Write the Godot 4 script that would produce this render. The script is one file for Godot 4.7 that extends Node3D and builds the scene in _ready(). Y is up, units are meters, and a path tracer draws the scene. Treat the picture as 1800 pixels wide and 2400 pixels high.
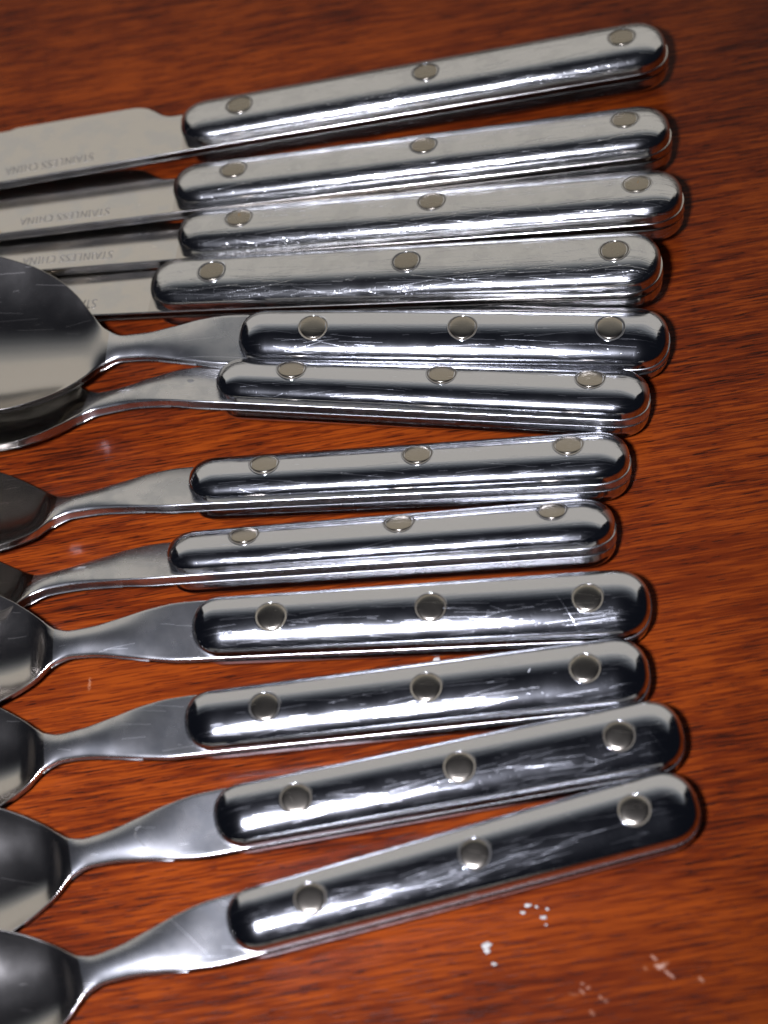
extends Node3D
# A row of riveted stainless cutlery on a reddish wooden table, lit by a camera flash. Lengths inside the builders are millimetres.

const MM := 0.001
const WOOD_TURN := 11.0
const WOOD_TILE := 0.25
var rng := RandomNumberGenerator.new()
var steel: StandardMaterial3D
var handle_steel: StandardMaterial3D
var worn_handle_steel: StandardMaterial3D
var neck_steel: StandardMaterial3D
var blade_steel: StandardMaterial3D
var rivet_metal: StandardMaterial3D
var worn_rivet_metal: StandardMaterial3D
var stamp_metal: StandardMaterial3D
var wood: StandardMaterial3D
var crumb_white: StandardMaterial3D
var seam_grime := []
var taken := {}

func _ready() -> void:
	rng.seed = 71
	setup_camera()
	setup_light()
	make_materials()
	make_table()
	place_knives()
	place_spoons()
	place_crumbs()

# ---------------------------------------------------------------- camera, light
func setup_camera() -> void:
	var cam := Camera3D.new()
	cam.name = "camera"
	cam.keep_aspect = Camera3D.KEEP_HEIGHT
	cam.near = 0.02
	cam.far = 12.0
	var look := CameraAttributesPhysical.new()
	look.frustum_focal_length = 59.2
	look.exposure_aperture = 8.5
	look.frustum_focus_distance = 0.478
	look.frustum_near = 0.02
	look.frustum_far = 12.0
	cam.attributes = look
	cam.fov = 22.92
	add_child(cam)
	var tilt := deg_to_rad(31.0)
	var eye := Vector3(0.07, 0.473 * cos(tilt), 0.473 * sin(tilt))
	var back := eye.normalized()
	var right := (Vector3.RIGHT - back * back.x).normalized()
	cam.transform = Transform3D(Basis(right, back.cross(right), back), eye)
	cam.current = true

func setup_light() -> void:
	var env := Environment.new()
	env.background_mode = Environment.BG_COLOR
	env.background_color = Color(0.006, 0.007, 0.011).linear_to_srgb()
	env.tonemap_mode = Environment.TONE_MAPPER_LINEAR
	env.tonemap_exposure = 1.0
	env.sdfgi_enabled = true
	env.ssao_enabled = true
	env.ssil_enabled = true
	var we := WorldEnvironment.new()
	we.name = "world"
	we.environment = env
	add_child(we)
	# the camera's flash, which sits left of the lens because the camera is held upright
	var flash := SpotLight3D.new()
	flash.name = "camera_flash"
	flash.light_color = Color(0.91, 0.925, 1.0)
	flash.light_energy = 0.76
	flash.light_size = 0.021
	flash.spot_angle = 23.0
	flash.spot_angle_attenuation = 1.0
	flash.spot_range = 6.0
	flash.spot_attenuation = 2.0
	flash.shadow_enabled = true
	add_child(flash)
	flash.look_at_from_position(Vector3(-0.010, 0.425, 0.24), Vector3(-0.042, 0.0, 0.022), Vector3.UP)
	# a low band of light behind the photographer, seen as a thin line along the near sides
	var low := AreaLight3D.new()
	low.name = "low_room_light"
	low.light_color = Color(1.0, 0.98, 0.94)
	low.area_size = Vector2(1.3, 0.07)
	low.light_energy = 0.75 * 1.3 * 0.07 / PI
	low.area_range = 8.0
	low.shadow_enabled = true
	add_child(low)
	low.look_at_from_position(Vector3(-0.1, 0.13, 1.4), Vector3.ZERO, Vector3.UP)
	# the pale side of the room beyond the table: brightest low down, fading upwards
	var strips := [[25.0, 1.16, 0.60, 1.0], [49.0, 0.17, 0.44, 0.98], [55.0, 0.14, 0.26, 0.965], [60.5, 0.14, 0.11, 0.95], [66.0, 0.14, 0.03, 0.94]]
	for q in strips:
		var room := AreaLight3D.new()
		room.name = "soft_room_light"
		room.light_color = Color(1.0, 0.98, 0.95).lerp(Color(0.86, 0.92, 1.0), (1.0 - float(q[3])) * 14.0)
		room.area_size = Vector2(3.0, q[1])
		room.light_energy = float(q[2]) * 3.0 * float(q[1]) / PI
		room.area_range = 8.0
		room.shadow_enabled = true
		add_child(room, true)
		var up := deg_to_rad(q[0])
		room.look_at_from_position(Vector3(0, sin(up), -cos(up)) * 1.5, Vector3.ZERO, Vector3.UP)

# ---------------------------------------------------------------- helpers
func free_name(called: String) -> String:
	if not taken.has(called):
		taken[called] = 0
		return called
	taken[called] += 1
	return "%s_%03d" % [called, taken[called]]

func thing(called: String, label: String, category: String, group := "") -> Node3D:
	var o := Node3D.new()
	o.name = free_name(called)
	o.set_meta("label", label)
	o.set_meta("category", category)
	if group:
		o.set_meta("group", group)
	add_child(o)
	return o

func part(called: String, m: Mesh, mat: Material, parent: Node3D) -> MeshInstance3D:
	var o := MeshInstance3D.new()
	o.name = called
	o.mesh = m
	o.material_override = mat
	var n := 0
	while parent.has_node(NodePath(String(o.name))):
		n += 1
		o.name = "%s_%03d" % [called, n]
	parent.add_child(o)
	return o

# a grid of points (rows of equal length) -> smooth normals, then rows first..last as a mesh
func grid_normals(rows: Array, closed: bool) -> Array:
	var out := []
	var cols: int = rows[0].size()
	for r in rows:
		var a := PackedVector3Array()
		a.resize(cols)
		out.append(a)
	for i in rows.size() - 1:
		for j in (cols if closed else cols - 1):
			var k := (j + 1) % cols
			var p: Vector3 = rows[i][j]
			var q: Vector3 = rows[i][k]
			var s: Vector3 = rows[i + 1][k]
			var t: Vector3 = rows[i + 1][j]
			var n := (s - p).cross(t - q)
			out[i][j] += n
			out[i][k] += n
			out[i + 1][k] += n
			out[i + 1][j] += n
	for a in out:
		for j in cols:
			a[j] = a[j].normalized() if a[j].length() > 1e-12 else Vector3.UP
	return out

func grid_mesh(rows: Array, normals: Array, closed: bool, first := 0, last := -1, flip := false) -> ArrayMesh:
	if last < 0:
		last = rows.size() - 1
	var cols: int = rows[0].size()
	var v := PackedVector3Array()
	var nn := PackedVector3Array()
	var idx := PackedInt32Array()
	for i in range(first, last + 1):
		for j in cols:
			v.append(rows[i][j] * MM)
			nn.append(-normals[i][j] if flip else normals[i][j])
	for i in last - first:
		for j in (cols if closed else cols - 1):
			var k := (j + 1) % cols
			var a := i * cols + j
			var b := i * cols + k
			var c := (i + 1) * cols + k
			var d := (i + 1) * cols + j
			if flip:
				idx.append_array([a, b, c, a, c, d])
			else:
				idx.append_array([a, c, b, a, d, c])
	var arr := []
	arr.resize(Mesh.ARRAY_MAX)
	arr[Mesh.ARRAY_VERTEX] = v
	arr[Mesh.ARRAY_NORMAL] = nn
	var uv := PackedVector2Array()
	for p in v:
		uv.append(Vector2(p.x / 0.1, (p.z * 0.9 + p.y * 0.2) / 0.1))
	arr[Mesh.ARRAY_TEX_UV] = uv
	arr[Mesh.ARRAY_INDEX] = idx
	var m := ArrayMesh.new()
	m.add_surface_from_arrays(Mesh.PRIMITIVE_TRIANGLES, arr)
	return m

# smooth interpolation through a table of [x, a, b, c ...] sorted by x (monotone cubic)
func sample(table: Array, x: float, col: int) -> float:
	var n := table.size()
	if x <= table[0][0]:
		return table[0][col]
	if x >= table[n - 1][0]:
		return table[n - 1][col]
	var i := 0
	while x > table[i + 1][0]:
		i += 1
	var h: float = table[i + 1][0] - table[i][0]
	var d: float = (table[i + 1][col] - table[i][col]) / h
	var m0 := d
	var m1 := d
	if i > 0:
		var dp: float = (table[i][col] - table[i - 1][col]) / (table[i][0] - table[i - 1][0])
		m0 = 0.0 if dp * d <= 0.0 else 2.0 * dp * d / (dp + d)
	if i < n - 2:
		var dn: float = (table[i + 2][col] - table[i + 1][col]) / (table[i + 2][0] - table[i + 1][0])
		m1 = 0.0 if dn * d <= 0.0 else 2.0 * dn * d / (dn + d)
	var t := (x - float(table[i][0])) / h
	var t2 := t * t
	var t3 := t2 * t
	return (2 * t3 - 3 * t2 + 1) * table[i][col] + (t3 - 2 * t2 + t) * h * m0 + (-2 * t3 + 3 * t2) * table[i + 1][col] + (t3 - t2) * h * m1

# ---------------------------------------------------------------- handle pieces
# plan of a handle: a stadium from x = 0 to length, radius rl at the left, rr at the right; q > 1 squares the ends a little
func outline(length: float, rl: float, rr: float, shrink: float) -> PackedVector2Array:
	var p := PackedVector2Array()
	var a := rl * (1.0 - shrink)
	var b := rr * (1.0 - shrink)
	var seg := 22
	for i in seg + 1:     # right end, from the near side round to the far side
		var t := PI / 2 - PI * i / seg
		var c := cos(t)
		var s := sin(t)
		p.append(Vector2(length - rr + b * pow(absf(c), 0.86), b * signf(s) * pow(absf(s), 0.86)))
	for i in range(1, 16):
		var u := i / 16.0
		p.append(Vector2(lerpf(length - rr, rl, u), -lerpf(b, a, u)))
	for i in seg + 1:     # left end, from the far side round to the near side
		var t := -PI / 2 - PI * i / seg
		var c := cos(t)
		var s := sin(t)
		p.append(Vector2(rl - a * pow(absf(c), 0.86), a * signf(s) * pow(absf(s), 0.86)))
	for i in range(1, 16):
		var u := i / 16.0
		p.append(Vector2(lerpf(rl, length - rr, u), lerpf(a, b, u)))
	return p

func scale_mesh(length: float, rl: float, rr: float, hl: float, hr: float, power: float, wall: float) -> ArrayMesh:
	var rows := []
	var steps := 26
	var prof := [[0.0, -0.12], [0.0, wall * 0.5], [0.0, wall]]
	for i in range(1, steps + 1):
		var a := PI / 2 * i / steps
		prof.append([1.0 - pow(cos(a), 2.0 / power) if i < steps else 1.0, pow(sin(a), 2.0 / power)])
	for k in prof.size():
		var row := PackedVector3Array()
		for q in outline(length, rl, rr, prof[k][0]):
			var h := lerpf(hl, hr, clampf(q.x / length, 0, 1))
			var y: float = prof[k][1] if k < 3 else wall + (h - wall) * float(prof[k][1])
			row.append(Vector3(q.x, y, q.y))
		rows.append(row)
	# the middle line collapses: give it plain up normals
	var nn := grid_normals(rows, true)
	var up: float = 1.0 if nn[steps - 4][30].y > 0 else -1.0
	for j in nn[rows.size() - 1].size():
		nn[rows.size() - 1][j] = Vector3(0, up, 0)
	return grid_mesh(rows, nn, true, 0, -1, up < 0)

func rivet_mesh(radius: float) -> ArrayMesh:
	var prof := [[0.0, 0.27], [0.25, 0.266], [0.5, 0.248], [0.72, 0.205], [0.86, 0.14], [0.94, 0.07], [0.975, 0.01], [0.985, -0.1], [0.99, -1.4]]
	var rows := []
	for p in prof:
		var row := PackedVector3Array()
		for i in 40:
			var a := TAU * i / 40
			row.append(Vector3(cos(a) * float(p[0]) * radius, p[1], sin(a) * float(p[0]) * radius))
		rows.append(row)
	var nn := grid_normals(rows, true)
	for j in 40:
		nn[0][j] = Vector3.UP
	var flip: bool = nn[3][0].y < 0
	if flip:
		for j in 40:
			nn[0][j] = Vector3.DOWN
	return grid_mesh(rows, nn, true, 0, -1, flip)

func rim_mesh(radius: float, half: float, h: float, power: float, wall: float, prof: Array) -> ArrayMesh:
	# the thin lip pressed up round a rivet; it follows the curve of the handle
	var rows := []
	for p in prof:
		var row := PackedVector3Array()
		for i in 48:
			var a := TAU * i / 48
			var q := Vector2(cos(a), sin(a)) * (radius + float(p[0]))
			var y := wall + (h - wall) * pow(1.0 - pow(absf(q.y) / half, power), 1.0 / power)
			row.append(Vector3(q.x, y + float(p[1]), q.y))
		rows.append(row)
	var nn := grid_normals(rows, true)
	return grid_mesh(rows, nn, true, 0, -1, nn[2][0].y < 0)

# one closed loop of the steel blank at a station: z0..z1 wide, top surface y + rise * |side|^2.2
func blank_ring(x: float, z0: float, z1: float, y: float, rise: float, thick0: float, thick1: float, mid: float) -> PackedVector3Array:
	var row := PackedVector3Array()
	var n := 22
	var c := (z0 + z1) / 2
	var hw := (z1 - z0) / 2
	var bevel := minf(0.28, hw * 0.4)
	var inner := hw - bevel
	var draft := minf(0.45, hw * 0.2)
	for i in n + 1:
		var s := -1.0 + 2.0 * i / n
		var z := s * inner
		row.append(Vector3(x, y + rise * pow(absf(z) / maxf(hw, 0.01), 2.2), c + z))
	row.append(Vector3(x, y + rise - bevel * 0.3, c + hw - bevel * 0.3))
	row.append(Vector3(x, y + rise - bevel, c + hw))
	row.append(Vector3(x, y + rise - thick1 + bevel, c + hw - draft))
	row.append(Vector3(x, y + rise - thick1 + bevel * 0.3, c + hw - bevel * 0.3 - draft))
	for i in n + 1:
		var s := 1.0 - 2.0 * i / n
		var z := s * inner
		var edge := lerpf(thick0, thick1, (s + 1) / 2)
		row.append(Vector3(x, y + rise * pow(absf(z) / maxf(hw, 0.01), 2.2) - lerpf(mid, edge, s * s), c + z))
	row.append(Vector3(x, y + rise - thick0 + bevel * 0.3, c - hw + bevel * 0.3))
	row.append(Vector3(x, y + rise - thick0 + minf(bevel, thick0 * 0.4), c - hw))
	row.append(Vector3(x, y + rise - minf(bevel, thick0 * 0.4), c - hw))
	row.append(Vector3(x, y + rise - bevel * 0.3, c - hw + bevel * 0.3))
	return row

func tang_half(x: float, length: float, rl: float, rr: float) -> float:
	var w := lerpf(rl, rr, clampf((x - rl) / (length - rl - rr), 0, 1))
	var over := x - (length - rr)
	if over > 0:
		var u := clampf(over / rr, 0, 1)
		w = rr * pow(maxf(1.0 - pow(u, 2.0 / 0.86), 0.0), 0.43)
	return w

# ---------------------------------------------------------------- spoons
const SPOON_L := 83.0
const SHORTER := 0.965
# x, half width, top height, rise at the rim, thickness; x runs from the handle's left end (0) towards the bowl
const TEA := [[-84.0, 0.2, 0.5, 0.0, 1.2], [-82.5, 4.6, -0.9, 1.0, 1.2], [-78.0, 9.2, -3.2, 3.0, 1.3], [-70.0, 13.0, -5.3, 4.7, 1.4], [-60.0, 15.0, -6.3, 5.6, 1.4], [-50.0, 14.8, -6.4, 5.2, 1.5], [-42.0, 12.6, -6.0, 4.0, 1.6], [-36.0, 9.8, -5.4, 2.9, 1.8], [-32.5, 7.6, -4.8, 1.9, 1.9], [-30.4, 6.0, -3.9, 1.0, 2.1], [-29.2, 4.9, -2.8, 0.1, 2.1], [-27.0, 3.4, -1.85, -0.5, 2.2], [-24.0, 2.7, -1.0, -0.75, 2.1], [-20.0, 2.9, -0.25, -0.8, 2.1], [-14.0, 3.9, 0.6, -0.7, 2.0], [-8.0, 5.1, 1.05, -0.35, 2.0], [-3.0, 5.75, 1.1, -0.06, 2.2], [0.0, 5.85, 1.1, 0.0, 2.2]]
const TABLE_SPOON := [[-96.0, 0.2, 3.0, 0.0, 1.2], [-94.5, 6.0, 1.4, 1.2, 1.2], [-89.0, 12.0, -1.0, 3.8, 1.3], [-80.0, 16.5, -3.2, 6.0, 1.4], [-68.0, 19.4, -4.2, 7.0, 1.5], [-56.0, 19.4, -4.0, 6.8, 1.6], [-46.0, 17.4, -3.5, 5.6, 1.7], [-39.5, 14.6, -3.0, 4.2, 1.9], [-35.0, 11.4, -2.6, 2.6, 2.1], [-31.5, 7.6, -2.2, 0.8, 2.3], [-28.6, 4.6, -1.6, -0.4, 2.2], [-24.5, 2.8, -0.9, -0.75, 2.1], [-20.0, 2.9, -0.2, -0.8, 2.1], [-14.0, 3.9, 0.6, -0.7, 2.0], [-8.0, 5.1, 1.05, -0.35, 2.0], [-3.0, 5.75, 1.1, -0.06, 2.2], [0.0, 5.85, 1.1, 0.0, 2.2]]
const LOW_TABLE_SPOON := [[-96.0, 0.2, 0.0, 0.0, 1.2], [-94.5, 6.0, -1.6, 1.2, 1.2], [-89.0, 12.0, -4.2, 3.8, 1.3], [-80.0, 16.5, -6.6, 6.0, 1.4], [-68.0, 19.4, -7.8, 6.6, 1.5], [-56.0, 19.4, -7.9, 6.0, 1.6], [-46.0, 17.4, -7.6, 4.6, 1.7], [-39.5, 14.6, -7.0, 3.2, 1.9], [-35.0, 11.4, -6.2, 2.0, 2.1], [-31.5, 7.6, -5.3, 0.6, 2.3], [-28.6, 4.6, -4.5, -0.4, 2.2], [-24.5, 2.8, -3.3, -0.75, 2.1], [-20.0, 2.9, -1.9, -0.8, 2.1], [-14.0, 3.9, -0.1, -0.7, 2.0], [-8.0, 5.1, 0.9, -0.35, 2.0], [-3.0, 5.75, 1.1, -0.06, 2.2], [0.0, 5.85, 1.1, 0.0, 2.2]]
const SPOON_RIVETS := [14.9, 43.7, 71.8]

func make_spoon(label: String, group: String, table: Array) -> Node3D:
	var o := thing("spoon", label, "spoon", group)
	var rl := 5.7
	var rr := 6.6
	var xs := []
	var x: float = table[0][0] * SHORTER
	var tip := x
	while x < 0.0:
		xs.append(x)
		x += 0.35 if x < tip + 3.0 else (0.6 if x > -45.0 else 1.2)
	var bowl_end := 0
	for i in xs.size():
		if xs[i] < -26.0:
			bowl_end = i
	var neck_end := xs.size()
	xs.append(0.0)
	for i in range(1, 21):
		xs.append((SPOON_L - rr) * i / 20.0)
	for i in range(1, 19):
		xs.append(SPOON_L - rr + (rr + 0.22) * sin(PI / 2 * i / 18.0))
	var rows := []
	for s in xs:
		if s <= 0.0:
			var q: float = s / SHORTER
			var w := sample(table, q, 1)
			var t := sample(table, q, 4)
			rows.append(blank_ring(s, -w, w, sample(table, q, 2), sample(table, q, 3), t, t, t))
		else:
			var w := lerpf(5.85, tang_half(s, SPOON_L + 0.22, rl + 0.2, rr + 0.2), clampf(s / 6.0, 0, 1))
			w = maxf(w, 0.05)
			rows.append(blank_ring(s, -w, w, 1.1, 0.0, 2.2, 2.2, 2.2))
	var nn := grid_normals(rows, true)
	var flip: bool = nn[bowl_end + 10][11].y < 0
	part("bowl", shift(grid_mesh(rows, nn, true, 0, bowl_end, flip), SPOON_L / 2), steel, o)
	part("neck", shift(grid_mesh(rows, nn, true, bowl_end, neck_end, flip), SPOON_L / 2), neck_steel, o)
	part("tang", shift(grid_mesh(rows, nn, true, neck_end, rows.size() - 1, flip), SPOON_L / 2), neck_steel, o)
	handle(o, SPOON_L, rl, rr, SPOON_RIVETS, 1.98, handle_steel)
	return o

func shift(m: ArrayMesh, back: float) -> ArrayMesh:
	var arr := m.surface_get_arrays(0)
	var v: PackedVector3Array = arr[Mesh.ARRAY_VERTEX]
	for i in v.size():
		v[i].x -= back * MM
	arr[Mesh.ARRAY_VERTEX] = v
	var r := ArrayMesh.new()
	r.add_surface_from_arrays(Mesh.PRIMITIVE_TRIANGLES, arr)
	return r

func handle(o: Node3D, length: float, rl: float, rr: float, rivets: Array, power: float, skin: Material) -> void:
	# every handle wears its own stretch of scratches, which run along it
	skin = skin.duplicate()
	(skin as StandardMaterial3D).uv1_world_triplanar = false
	(skin as StandardMaterial3D).uv1_offset = Vector3(rng.randf(), rng.randf(), rng.randf())
	var sm := shift(scale_mesh(length, rl, rr, 4.15, 4.55, power, 0.9), length / 2)
	var top := part("handle_scale", sm, skin, o)
	top.position = Vector3(0, 1.1 * MM, 0)
	var low := part("handle_scale", sm, skin, o)
	low.position = Vector3(0, -1.1 * MM, 0)
	low.rotation.x = PI
	var rm := rivet_mesh(2.62)
	for x in rivets:
		var h := lerpf(4.15, 4.55, float(x) / length) + 1.1
		var r := part("rivet", rm, worn_rivet_metal if length > 90.0 else rivet_metal, o)
		r.position = Vector3(float(x) - length / 2, h - 0.1, 0) * MM
		part("rivet_rim", rim_mesh(2.62, lerpf(rl, rr, float(x) / length), h - 1.1, power, 0.9, [[0.15, -0.4], [0.17, -0.06], [0.23, 0.05], [0.32, 0.05], [0.46, -0.03], [0.5, -0.25]]), skin, r).position = Vector3(0, (1.1 + 0.1 - h) * MM, 0)
		part("rivet_seam", rim_mesh(2.62, lerpf(rl, rr, float(x) / length), h - 1.1, power, 0.9, [[-0.2, -0.3], [-0.1, 0.02], [0.05, 0.035], [0.15 + rng.randf() * 0.06, 0.02], [0.24, -0.3]]), seam_grime[rng.randi() % 3], r).position = Vector3(0, (1.1 + 0.1 - h) * MM, 0)

# ---------------------------------------------------------------- knives
const KNIFE_L := 101.3
const KNIFE_RIVETS := [13.1, 52.1, 92.6]
# x, cutting edge z, spine z, thickness at the cutting edge
const BLADE := [[-118.0, 4.0, 5.0, 0.8], [-116.0, -1.5, 6.2, 0.7], [-110.0, -7.0, 6.6, 0.6], [-100.0, -10.2, 6.6, 0.6], [-80.0, -11.2, 6.6, 0.6], [-42.0, -11.0, 6.6, 0.6], [-38.6, -11.0, 6.6, 0.6], [-37.2, -11.6, 6.6, 0.6], [-22.0, -11.5, 6.6, 0.6], [-11.6, -11.35, 6.6, 0.6], [-9.0, -10.6, 6.6, 0.8], [-7.0, -8.9, 6.6, 1.2], [-5.2, -7.0, 6.6, 1.6], [-3.2, -6.1, 6.6, 1.9], [0.0, -6.0, 6.6, 2.0]]

func make_knife(label: String, group: String, stamp_at: float) -> Node3D:
	var o := thing("table_knife", label, "knife", group)
	var rl := 6.4
	var rr := 7.2
	var xs := []
	var x := -117.0
	while x < 0.0:
		xs.append(x)
		x += 0.5 if x > -20.0 else 1.5
	var blade_end := xs.size()
	xs.append(0.0)
	for i in range(1, 21):
		xs.append((KNIFE_L - rr) * i / 20.0)
	for i in range(1, 19):
		xs.append(KNIFE_L - rr + (rr + 0.22) * sin(PI / 2 * i / 18.0))
	var rows := []
	for s in xs:
		if s <= 0.0:
			rows.append(blank_ring(s, sample(BLADE, s - 1.0, 1), sample(BLADE, s - 1.0, 2), 1.0, 0.0, sample(BLADE, s - 1.0, 3), 2.0, 2.0))
		else:
			var w := tang_half(s, KNIFE_L + 0.22, rl + 0.2, rr + 0.2)
			var e := clampf(s / 6.0, 0, 1)
			rows.append(blank_ring(s, -maxf(lerpf(6.0, w, e), 0.05), maxf(lerpf(6.6, w, e), 0.05), 1.0, 0.0, 2.0, 2.0, 2.0))
	var nn := grid_normals(rows, true)
	var flip: bool = nn[blade_end - 10][11].y < 0
	part("blade", shift(grid_mesh(rows, nn, true, 0, blade_end, flip), KNIFE_L / 2), blade_steel, o)
	part("tang", shift(grid_mesh(rows, nn, true, blade_end, rows.size() - 1, flip), KNIFE_L / 2), steel, o)
	handle(o, KNIFE_L, rl, rr, KNIFE_RIVETS, 2.35, worn_handle_steel)
	# the maker's stamp, which reads from the other side of the table
	var text := TextMesh.new()
	text.text = "STAINLESS CHINA"
	var face := SystemFont.new()
	face.font_names = PackedStringArray(["Droid Sans"])
	text.font = face
	text.font_size = 32
	text.pixel_size = 2.0 * MM / 32.0
	text.depth = 0.1 * MM
	var st := part("stamped_lettering", text, stamp_metal, o)
	st.basis = Basis(Vector3(-0.74, 0, 0), Vector3(0, 0, 1), Vector3(0, 1, 0))
	st.position = Vector3(stamp_at - KNIFE_L / 2, 1.0, 3.2) * MM
	return o

# ---------------------------------------------------------------- placing
# x and z of the handle's middle, yaw, roll away from the camera, left end raised, extra height
func lay(o: Node3D, length: float, x: float, z: float, yaw: float, roll: float, pitch: float, lift: float) -> void:
	o.basis = Basis(Vector3.UP, deg_to_rad(yaw)) * Basis(Vector3.BACK, -deg_to_rad(pitch)) * Basis(Vector3.RIGHT, -deg_to_rad(roll))
	o.position = Vector3(x, 5.5 + sin(deg_to_rad(absf(pitch))) * length / 2 * 0.8 + lift, z) * MM

func place_knives() -> void:
	var g := "table knives laid side by side"
	var labels := [
		"steel table knife at the far end of the row, its broad blade fully uncovered",
		"second steel table knife from the far end, its stamp the faintest",
		"third steel table knife from the far end, rust marks in its outer rivets",
		"steel table knife beside the spoons, its stamped blade half hidden under the big spoon bowl"]
	var at := [[1.61, -96.6, 9.39, 13, -1.8, -28.2], [2.39, -77.39, 6.23, 17, -1.5, -22.7], [4.91, -63.23, 3.37, 16, -1.5, -22.7], [1.09, -48.23, 0.57, 10, -2.4, -20.4]]
	for i in 4:
		var o := make_knife(labels[i], g, at[i][5])
		lay(o, KNIFE_L, at[i][0], at[i][1], at[i][2], at[i][3], at[i][4], 0.5 if i == 3 else 0.0)
		var rust := paint("rust", Color(0.22, 0.11, 0.02), 0.7)
		if i == 2:
			mark("rust_stain", o.get_node("rivet"), Vector3(0.1, 0.24, -0.2), Vector2(0.3, 1.0), 0.2, rust)
			mark("rust_stain", o.get_node("rivet_002"), Vector3(0.2, 0.24, 0.0), Vector2(0.35, 0.9), -0.2, rust)
		if i == 1:
			mark("rust_stain", o, Vector3(-36.3 - KNIFE_L / 2, 1.0, 6.0), Vector2(0.7, 0.3), 0.1, rust)

# a thin flat stain on a part, x and z in the part's own millimetres
func mark(called: String, parent: Node3D, at: Vector3, size: Vector2, turn: float, mat: Material) -> void:
	var rows := []
	for k in 3:
		var row := PackedVector3Array()
		for i in 14:
			var a := TAU * i / 14
			var w: float = [0.0, 0.8, 1.0][k] * (1.0 if k == 0 else rng.randf_range(0.75, 1.1))
			row.append(Vector3(cos(a) * size.x * w, [0.03, 0.025, -0.05][k], sin(a) * size.y * w))
		rows.append(row)
	var nn := grid_normals(rows, true)
	for j in 14:
		nn[0][j] = Vector3.UP if nn[1][0].y > 0 else Vector3.DOWN
	var o := part(called, grid_mesh(rows, nn, true, 0, -1, nn[1][0].y < 0), mat, parent)
	o.position = at * MM
	o.rotation.y = turn

func paint(called: String, tint: Color, rough: float) -> StandardMaterial3D:
	var m := StandardMaterial3D.new()
	m.resource_name = called
	m.albedo_color = tint.linear_to_srgb()
	m.roughness = rough
	return m

func spoon_marks(o: Node3D, i: int) -> void:
	var grime := paint("grime", Color(0.10, 0.095, 0.085), 0.5)
	var pale := paint("pale_scratch", Color(0.6, 0.6, 0.6), 0.4)
	var half := SPOON_L / 2
	if i == 1:
		mark("dark_spot", o, Vector3(-5.2 - half, 1.1, -0.6), Vector2(0.75, 0.55), 0.0, grime)
	if i == 5:
		mark("scratch", o, Vector3(61.9 - half, 5.51, -0.5), Vector2(0.95, 0.1), deg_to_rad(62), pale)
		mark("scratch", o, Vector3(58.5 - half, 5.49, -0.3), Vector2(0.5, 0.09), deg_to_rad(115), pale)
	if i == 6:
		var p := [[-13.4, -1.9, 0.7, 25.0], [-14.1, -0.9, 0.75, 80.0], [-13.6, 0.4, 0.8, 118.0], [-12.9, 1.5, 0.6, 130.0]]
		for q in p:
			mark("crack", o, Vector3(float(q[0]) - half, sample(TEA, q[0], 2) - 0.7 * pow(absf(float(q[1])) / 4.0, 2.2), q[1]), Vector2(q[2], 0.1), deg_to_rad(q[3]), grime)

func place_spoons() -> void:
	var labels := [
		"large steel spoon next to the knives, its broad bowl lying over another spoon",
		"large steel spoon whose bowl lies under the other large bowl, neck arched and grey",
		"small steel spoon tipped on its side, next to the lower large spoon",
		"small tipped steel spoon, its handle end reaching least far to the right",
		"small steel spoon lying flat, pale chip on the wood below its middle rivet",
		"small steel spoon with white scratch between its middle and right rivets",
		"second small steel spoon from the near end, brushed pale neck with a dark crack mark",
		"small steel spoon at the near end of the row, most slanted of all"]
	var at := [[11.75, -33.62, 0.79, 0, 2.6, 0.3], [8.31, -21.67, -1.43, 20, 2.4, 0], [5.11, -3.87, 4.42, 20, 1.2, 0], [2.85, 11.38, 5.71, 26, 1.2, 0], [9.59, 26.81, 5.28, -5, 2.2, 0], [9.91, 42.93, 8.82, -3, 1.2, 0], [16.66, 58.12, 13.52, -7, 1.2, 0], [20.26, 74.49, 18.17, -6, 1.2, 0]]
	for i in 8:
		var o := make_spoon(labels[i], "large spoons with overlapping bowls" if i < 2 else "small spoons fanned along the table", [TABLE_SPOON, LOW_TABLE_SPOON][i] if i < 2 else TEA)
		lay(o, SPOON_L, at[i][0], at[i][1], at[i][2], at[i][3], at[i][4], at[i][5])
		spoon_marks(o, i)

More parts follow.
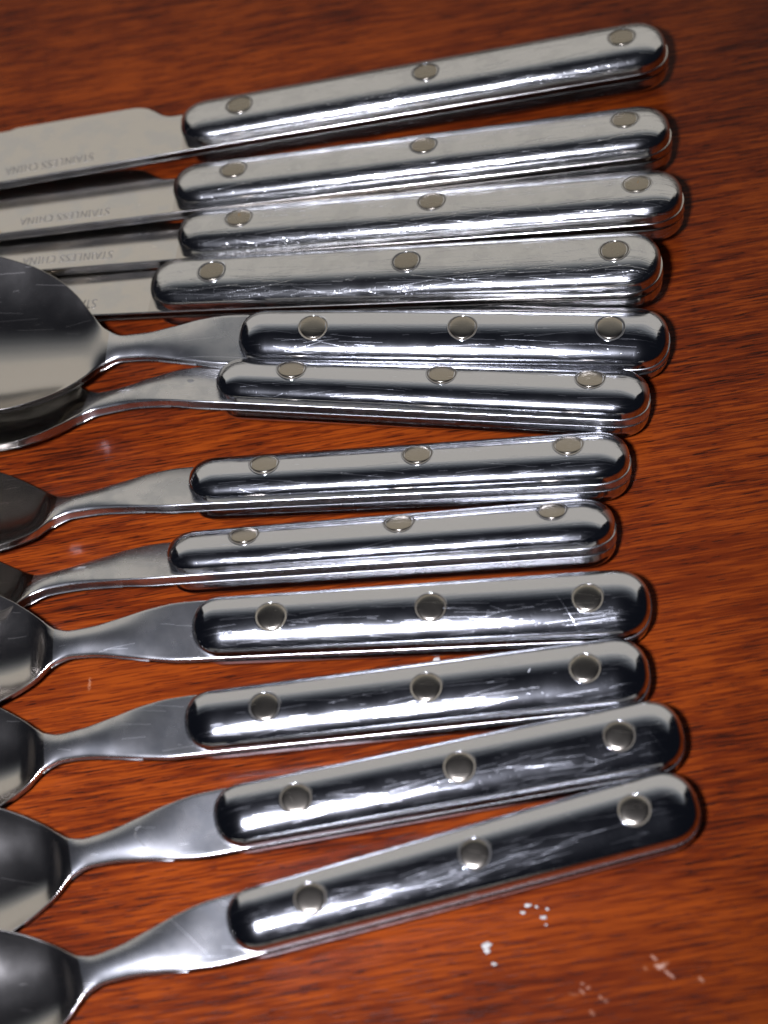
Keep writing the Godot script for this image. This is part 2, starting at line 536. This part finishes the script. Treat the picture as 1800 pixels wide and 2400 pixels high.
func place_crumbs() -> void:
	var spots := [
		[31.03, 78.84, 0.55, "biggest white crumb of the loose cluster below the nearest spoon handle"],
		[30.14, 80.19, 0.45, "white crumb at the left edge of the cluster below the nearest handle"],
		[32.5, 79.04, 0.3, "tiny crumb in the middle of the cluster below the nearest handle"],
		[34.35, 79.38, 0.3, "tiny white crumb at the right edge of the cluster below the nearest handle"],
		[33.76, 80.95, 0.5, "pale round crumb lowest but one in the cluster below the nearest handle"],
		[34.25, 82.26, 0.25, "faint speck lowest in the cluster below the nearest handle"],
		[24.3, 86.3, 0.8, "white oval crumb, upper one of a close pair on the bare wood"],
		[24.35, 87.23, 0.6, "flat white crumb, lower one of a close pair on the bare wood"],
		[25.72, 89.56, 0.4, "small dull speck just below the close pair of white crumbs"],
		[12.06, 31.39, 0.6, "pale chip lying between two small spoon handles under a middle rivet"]]
	for s in spots:
		var rows := []
		var r: float = s[2]
		for i in 7:
			var row := PackedVector3Array()
			var a := PI * i / 6
			for j in 10:
				var b := TAU * j / 10
				var k := r * rng.randf_range(0.6, 1.2)
				row.append(Vector3(cos(b) * sin(a) * k * 1.25, cos(a) * r * 0.3 + r * 0.25, sin(b) * sin(a) * k * 0.8))
			rows.append(row)
		var nn := grid_normals(rows, true)
		for j in 10:
			nn[0][j] = Vector3.UP if nn[2][0].y > 0 else Vector3.DOWN
		var o := MeshInstance3D.new()
		o.name = free_name("crumb")
		o.mesh = grid_mesh(rows, nn, true, 0, -1, nn[2][0].y < 0)
		o.material_override = crumb_white
		o.set_meta("label", s[3])
		o.set_meta("category", "crumb")
		o.set_meta("group", "white crumbs on the table")
		add_child(o)
		o.position = Vector3(s[0], 0.0, s[1]) * MM
		o.rotation.y = rng.randf_range(-0.6, 0.6)

# ---------------------------------------------------------------- table
func make_table() -> void:
	# a thick slab with rounded edges; the grain runs along its length
	var hx := 0.62
	var hz := 0.42
	var st := SurfaceTool.new()
	st.begin(Mesh.PRIMITIVE_TRIANGLES)
	var prof := [[-0.004, 0.0], [-0.0012, -0.0012], [0.0, -0.004], [0.0, -0.024], [-0.003, -0.027]]
	var loop := func(k: int) -> Array:
		var e: float = prof[k][0]
		var y: float = prof[k][1]
		return [Vector3(-hx - e, y, -hz - e), Vector3(hx + e, y, -hz - e), Vector3(hx + e, y, hz + e), Vector3(-hx - e, y, hz + e)]
	var turn := deg_to_rad(WOOD_TURN)
	var put := func(p: Vector3) -> void:
		st.set_uv(Vector2((p.x * cos(turn) - p.z * sin(turn)) / WOOD_TILE + 0.5, (p.x * sin(turn) + p.z * cos(turn) - p.y) / WOOD_TILE + 0.5))
		st.add_vertex(p)
	var quad := func(a: Vector3, b: Vector3, c: Vector3, d: Vector3) -> void:
		for p in [a, b, c, a, c, d]:
			put.call(p)
	var t: Array = loop.call(0)
	quad.call(t[0], t[1], t[2], t[3])
	for k in prof.size() - 1:
		var a: Array = loop.call(k)
		var b: Array = loop.call(k + 1)
		for i in 4:
			var j := (i + 1) % 4
			quad.call(a[j], a[i], b[i], b[j])
	var low: Array = loop.call(prof.size() - 1)
	quad.call(low[3], low[2], low[1], low[0])
	st.set_smooth_group(-1)
	st.generate_normals()
	st.generate_tangents()
	var o := MeshInstance3D.new()
	o.name = "table_top"
	o.mesh = st.commit()
	o.material_override = wood
	o.set_meta("kind", "structure")
	o.set_meta("label", "reddish brown varnished wooden table top with fine dark grain")
	add_child(o)

# ---------------------------------------------------------------- materials
func layer(seed_: int, w: int, h: int, freq: float, octaves: int, size: int) -> PackedByteArray:
	# seamless noise drawn small and pulled out along the grain
	var n := FastNoiseLite.new()
	n.seed = seed_
	n.noise_type = FastNoiseLite.TYPE_SIMPLEX_SMOOTH
	n.frequency = freq
	n.fractal_octaves = octaves
	var im := n.get_seamless_image(w, h, false, false, 0.2, true)
	im.convert(Image.FORMAT_L8)
	im.resize(size, size, Image.INTERPOLATE_CUBIC)
	return im.get_data()

func make_wood() -> void:
	var size := 2048
	var broad := layer(11, 64, 512, 0.012, 3, size)
	var band := layer(12, 96, 1024, 0.042, 3, size)
	var streak := layer(13, 72, 2048, 0.085, 3, size)
	var fine := layer(14, 96, 2048, 0.24, 2, size)
	var pores := layer(16, 128, 2048, 0.36, 1, size)
	var cloud := layer(15, 384, 512, 0.02, 3, size)
	var col := PackedByteArray()
	col.resize(size * size * 3)
	var bump := PackedByteArray()
	bump.resize(size * size)
	var ramp := []
	var dark := Color(0.0175, 0.0036, 0.00169)
	var mid := Color(0.0750, 0.0105, 0.00206)
	var light := Color(0.1656, 0.0291, 0.00313)
	for i in 256:
		var t := i / 255.0
		var c := dark.lerp(mid, smoothstep(0.0, 0.45, t)).lerp(light, smoothstep(0.38, 0.95, t)).linear_to_srgb()
		ramp.append([int(c.r * 255), int(c.g * 255), int(c.b * 255)])
	for i in size * size:
		var v := 0.60 + (broad[i] - 128) * 0.0012 + (band[i] - 128) * 0.0012 + (streak[i] - 128) * 0.0024 + (fine[i] - 128) * 0.0031 + (cloud[i] - 128) * 0.0014
		var pore := clampf((pores[i] - 176 + (streak[i] - 128) * -0.15) * 0.04, 0.0, 1.0)
		v -= pore * 0.36
		var k := ramp[int(clampf(v, 0.0, 1.0) * 255)] as Array
		col[i * 3] = k[0]
		col[i * 3 + 1] = k[1]
		col[i * 3 + 2] = k[2]
		bump[i] = int(clampf(205 + (fine[i] - 128) * 0.15 - pore * 150, 0, 255))
	# pale scuffs: x, z (mm), length, direction (degrees), strength
	var scuffs := [[60.6, 91.3, 1.5, -45.0, 0.5], [40.8, 94.0, 1.4, -40.0, 0.45], [41.8, 93.3, 0.8, -30.0, 0.5], [39.4, 94.5, 2.2, 0.0, 0.15], [40.8, 92.6, 0.8, -30.0, 0.4], [43.9, 94.9, 0.8, -30.0, 0.5], [44.8, 95.5, 1.2, -30.0, 0.35], [42.6, 97.7, 1.4, -40.0, 0.4], [-52.2, 37.1, 3.0, -86.0, 0.28], [52.7, 87.7, 1.7, -40.0, 0.55], [53.3, 89.0, 1.3, 5.0, 0.6], [54.0, 89.2, 1.6, 12.0, 0.6], [54.2, 88.8, 1.1, 20.0, 0.5], [53.7, 89.5, 1.4, -5.0, 0.5], [54.9, 88.6, 1.0, 60.0, 0.25], [55.3, 90.5, 2.6, -38.0, 0.65], [51.3, 89.6, 1.0, -50.0, 0.25]]
	var turn := deg_to_rad(WOOD_TURN)
	for q in scuffs:
		var steps := int(float(q[2]) / 0.05)
		for n in steps:
			var along := (float(n) / steps - 0.5) * float(q[2])
			var fade := 1.0 - pow(absf(2.0 * n / steps - 1.0), 3.0)
			for w in 4:
				var dir := deg_to_rad(q[3])
				var off := rng.randfn(0.0, 0.16)
				var px := (float(q[0]) + cos(dir) * along + sin(dir) * off) * MM
				var pz := (float(q[1]) - sin(dir) * along + cos(dir) * off) * MM
				var u := int(((px * cos(turn) - pz * sin(turn)) / WOOD_TILE + 0.5) * size)
				var t := int(((px * sin(turn) + pz * cos(turn)) / WOOD_TILE + 0.5) * size)
				var at := (posmod(t, size) * size + posmod(u, size)) * 3
				for c in 3:
					col[at + c] = int(lerpf(col[at + c], [172, 145, 132][c], float(q[4]) * fade * 0.6))
	wood = StandardMaterial3D.new()
	wood.resource_name = "varnished_wood"
	wood.albedo_texture = ImageTexture.create_from_image(Image.create_from_data(size, size, false, Image.FORMAT_RGB8, col))
	wood.roughness = 0.30
	wood.metallic_specular = 0.25
	wood.heightmap_enabled = true
	wood.heightmap_texture = ImageTexture.create_from_image(Image.create_from_data(size, size, false, Image.FORMAT_L8, bump))
	wood.heightmap_scale = 0.005

func scratch_maps(seed_: int, lines: int, dots: int, base: float, depth: float) -> Array:
	# fine lengthwise scratches, small dings and rubbed patches: a relief picture and a roughness picture
	var size := 1024
	var r := RandomNumberGenerator.new()
	r.seed = seed_
	var n := FastNoiseLite.new()
	n.seed = seed_
	n.frequency = 0.008
	n.fractal_octaves = 4
	var patch := n.get_seamless_image(size, size)
	patch.convert(Image.FORMAT_L8)
	var pd := patch.get_data()
	var h := PackedByteArray()
	h.resize(size * size)
	h.fill(200)
	var g := PackedByteArray()
	g.resize(size * size)
	for i in size * size:
		g[i] = int(clampf(base * 255.0 + (pd[i] - 128) * 0.04, 0, 255))
	for k in lines:
		var x := r.randf() * size
		var y := r.randf() * size
		var a := r.randfn(0.0, 0.10) if r.randf() < 0.99 else r.randf() * PI
		var length := int(r.randf_range(10, 150) if r.randf() < 0.8 else r.randf_range(4, 30))
		var d := int(r.randf_range(15, depth))
		for s in length:
			var px := posmod(int(x + cos(a) * s), size)
			var py := posmod(int(y + sin(a) * s), size)
			var at := py * size + px
			h[at] = maxi(h[at] - d, 0)
			g[at] = mini(g[at] + 25, 255)
	for k in dots:
		var cx := r.randi() % size
		var cy := r.randi() % size
		var rad := r.randi_range(1, 2)
		var d := int(r.randf_range(30, depth * 1.4))
		for dy in range(-rad, rad + 1):
			for dx in range(-rad, rad + 1):
				var q := 1.0 - Vector2(dx, dy).length() / (rad + 0.5)
				if q > 0:
					var at := posmod(cy + dy, size) * size + posmod(cx + dx, size)
					h[at] = maxi(h[at] - int(d * q), 0)
	return [ImageTexture.create_from_image(Image.create_from_data(size, size, false, Image.FORMAT_L8, h)), ImageTexture.create_from_image(Image.create_from_data(size, size, false, Image.FORMAT_L8, g))]

func metal(called: String, tint: Color, maps: Array, per_metre: float, relief: float) -> StandardMaterial3D:
	var m := StandardMaterial3D.new()
	m.resource_name = called
	m.albedo_color = tint.linear_to_srgb()
	m.metallic = 1.0
	m.roughness = 1.0
	m.roughness_texture = maps[1]
	m.roughness_texture_channel = BaseMaterial3D.TEXTURE_CHANNEL_RED
	m.heightmap_enabled = true
	m.heightmap_texture = maps[0]
	m.heightmap_scale = relief
	m.uv1_triplanar = true
	m.uv1_world_triplanar = true
	m.uv1_triplanar_sharpness = 4.0
	m.uv1_scale = Vector3.ONE * per_metre
	return m

func make_materials() -> void:
	make_wood()
	var polished := scratch_maps(21, 1100, 3200, 0.105, 34)
	var worn := scratch_maps(23, 1500, 2600, 0.145, 70)
	var brushed := scratch_maps(22, 500, 40, 0.15, 40)
	var bright := scratch_maps(26, 120, 500, 0.17, 22)
	var satin := scratch_maps(25, 160, 200, 0.21, 35)
	var dull := scratch_maps(24, 200, 60, 0.27, 40)
	handle_steel = metal("polished_steel", Color(0.60, 0.60, 0.61), polished, 13.0, 0.006)
	worn_handle_steel = metal("rubbed_steel", Color(0.60, 0.60, 0.60), worn, 13.0, 0.009)
	steel = metal("steel", Color(0.53, 0.495, 0.45), bright, 12.0, 0.001)
	neck_steel = metal("worn_steel", Color(0.58, 0.575, 0.57), dull, 14.0, 0.0012)
	blade_steel = metal("satin_steel", Color(0.60, 0.575, 0.54), brushed, 14.0, 0.0012)
	rivet_metal = metal("nickel_rivet", Color(0.36, 0.32, 0.26), satin, 22.0, 0.002)
	worn_rivet_metal = metal("worn_nickel_rivet", Color(0.30, 0.265, 0.21), dull, 22.0, 0.002)
	# faint stains and rubbed patches on the flat metal
	for q in [[blade_steel, 31, Color(0.60, 0.565, 0.515), Color(0.56, 0.545, 0.52)], [worn_handle_steel, 32, Color(0.605, 0.60, 0.585), Color(0.555, 0.55, 0.54)], [neck_steel, 33, Color(0.6, 0.59, 0.575), Color(0.50, 0.50, 0.50)]]:
		var n := FastNoiseLite.new()
		n.seed = q[1]
		n.frequency = 0.018
		n.fractal_octaves = 4
		n.domain_warp_enabled = true
		var im := n.get_seamless_image(512, 512)
		im.convert(Image.FORMAT_RGB8)
		var d := im.get_data()
		for i in 512 * 512:
			var c := (q[3] as Color).lerp(q[2], smoothstep(0.2, 0.6, d[i * 3] / 255.0)).linear_to_srgb()
			d[i * 3] = int(c.r * 255)
			d[i * 3 + 1] = int(c.g * 255)
			d[i * 3 + 2] = int(c.b * 255)
		var met := q[0] as StandardMaterial3D
		met.albedo_color = Color.WHITE
		met.albedo_texture = ImageTexture.create_from_image(Image.create_from_data(512, 512, false, Image.FORMAT_RGB8, d))
	for m in [handle_steel, worn_handle_steel]:
		m.anisotropy_enabled = true   # buffed along the handle
		m.anisotropy = -0.5
	for k in 3:
		seam_grime.append(paint("seam_grime", [Color(0.03, 0.027, 0.022), Color(0.055, 0.045, 0.03), Color(0.09, 0.075, 0.05)][k], 0.6))
	stamp_metal = StandardMaterial3D.new()
	stamp_metal.resource_name = "etched_steel"
	stamp_metal.albedo_color = Color(0.25, 0.235, 0.21).linear_to_srgb()
	stamp_metal.metallic = 0.8
	stamp_metal.roughness = 0.5
	crumb_white = StandardMaterial3D.new()
	crumb_white.resource_name = "white_crumb"
	crumb_white.albedo_color = Color(0.33, 0.31, 0.275).linear_to_srgb()
	crumb_white.roughness = 0.8
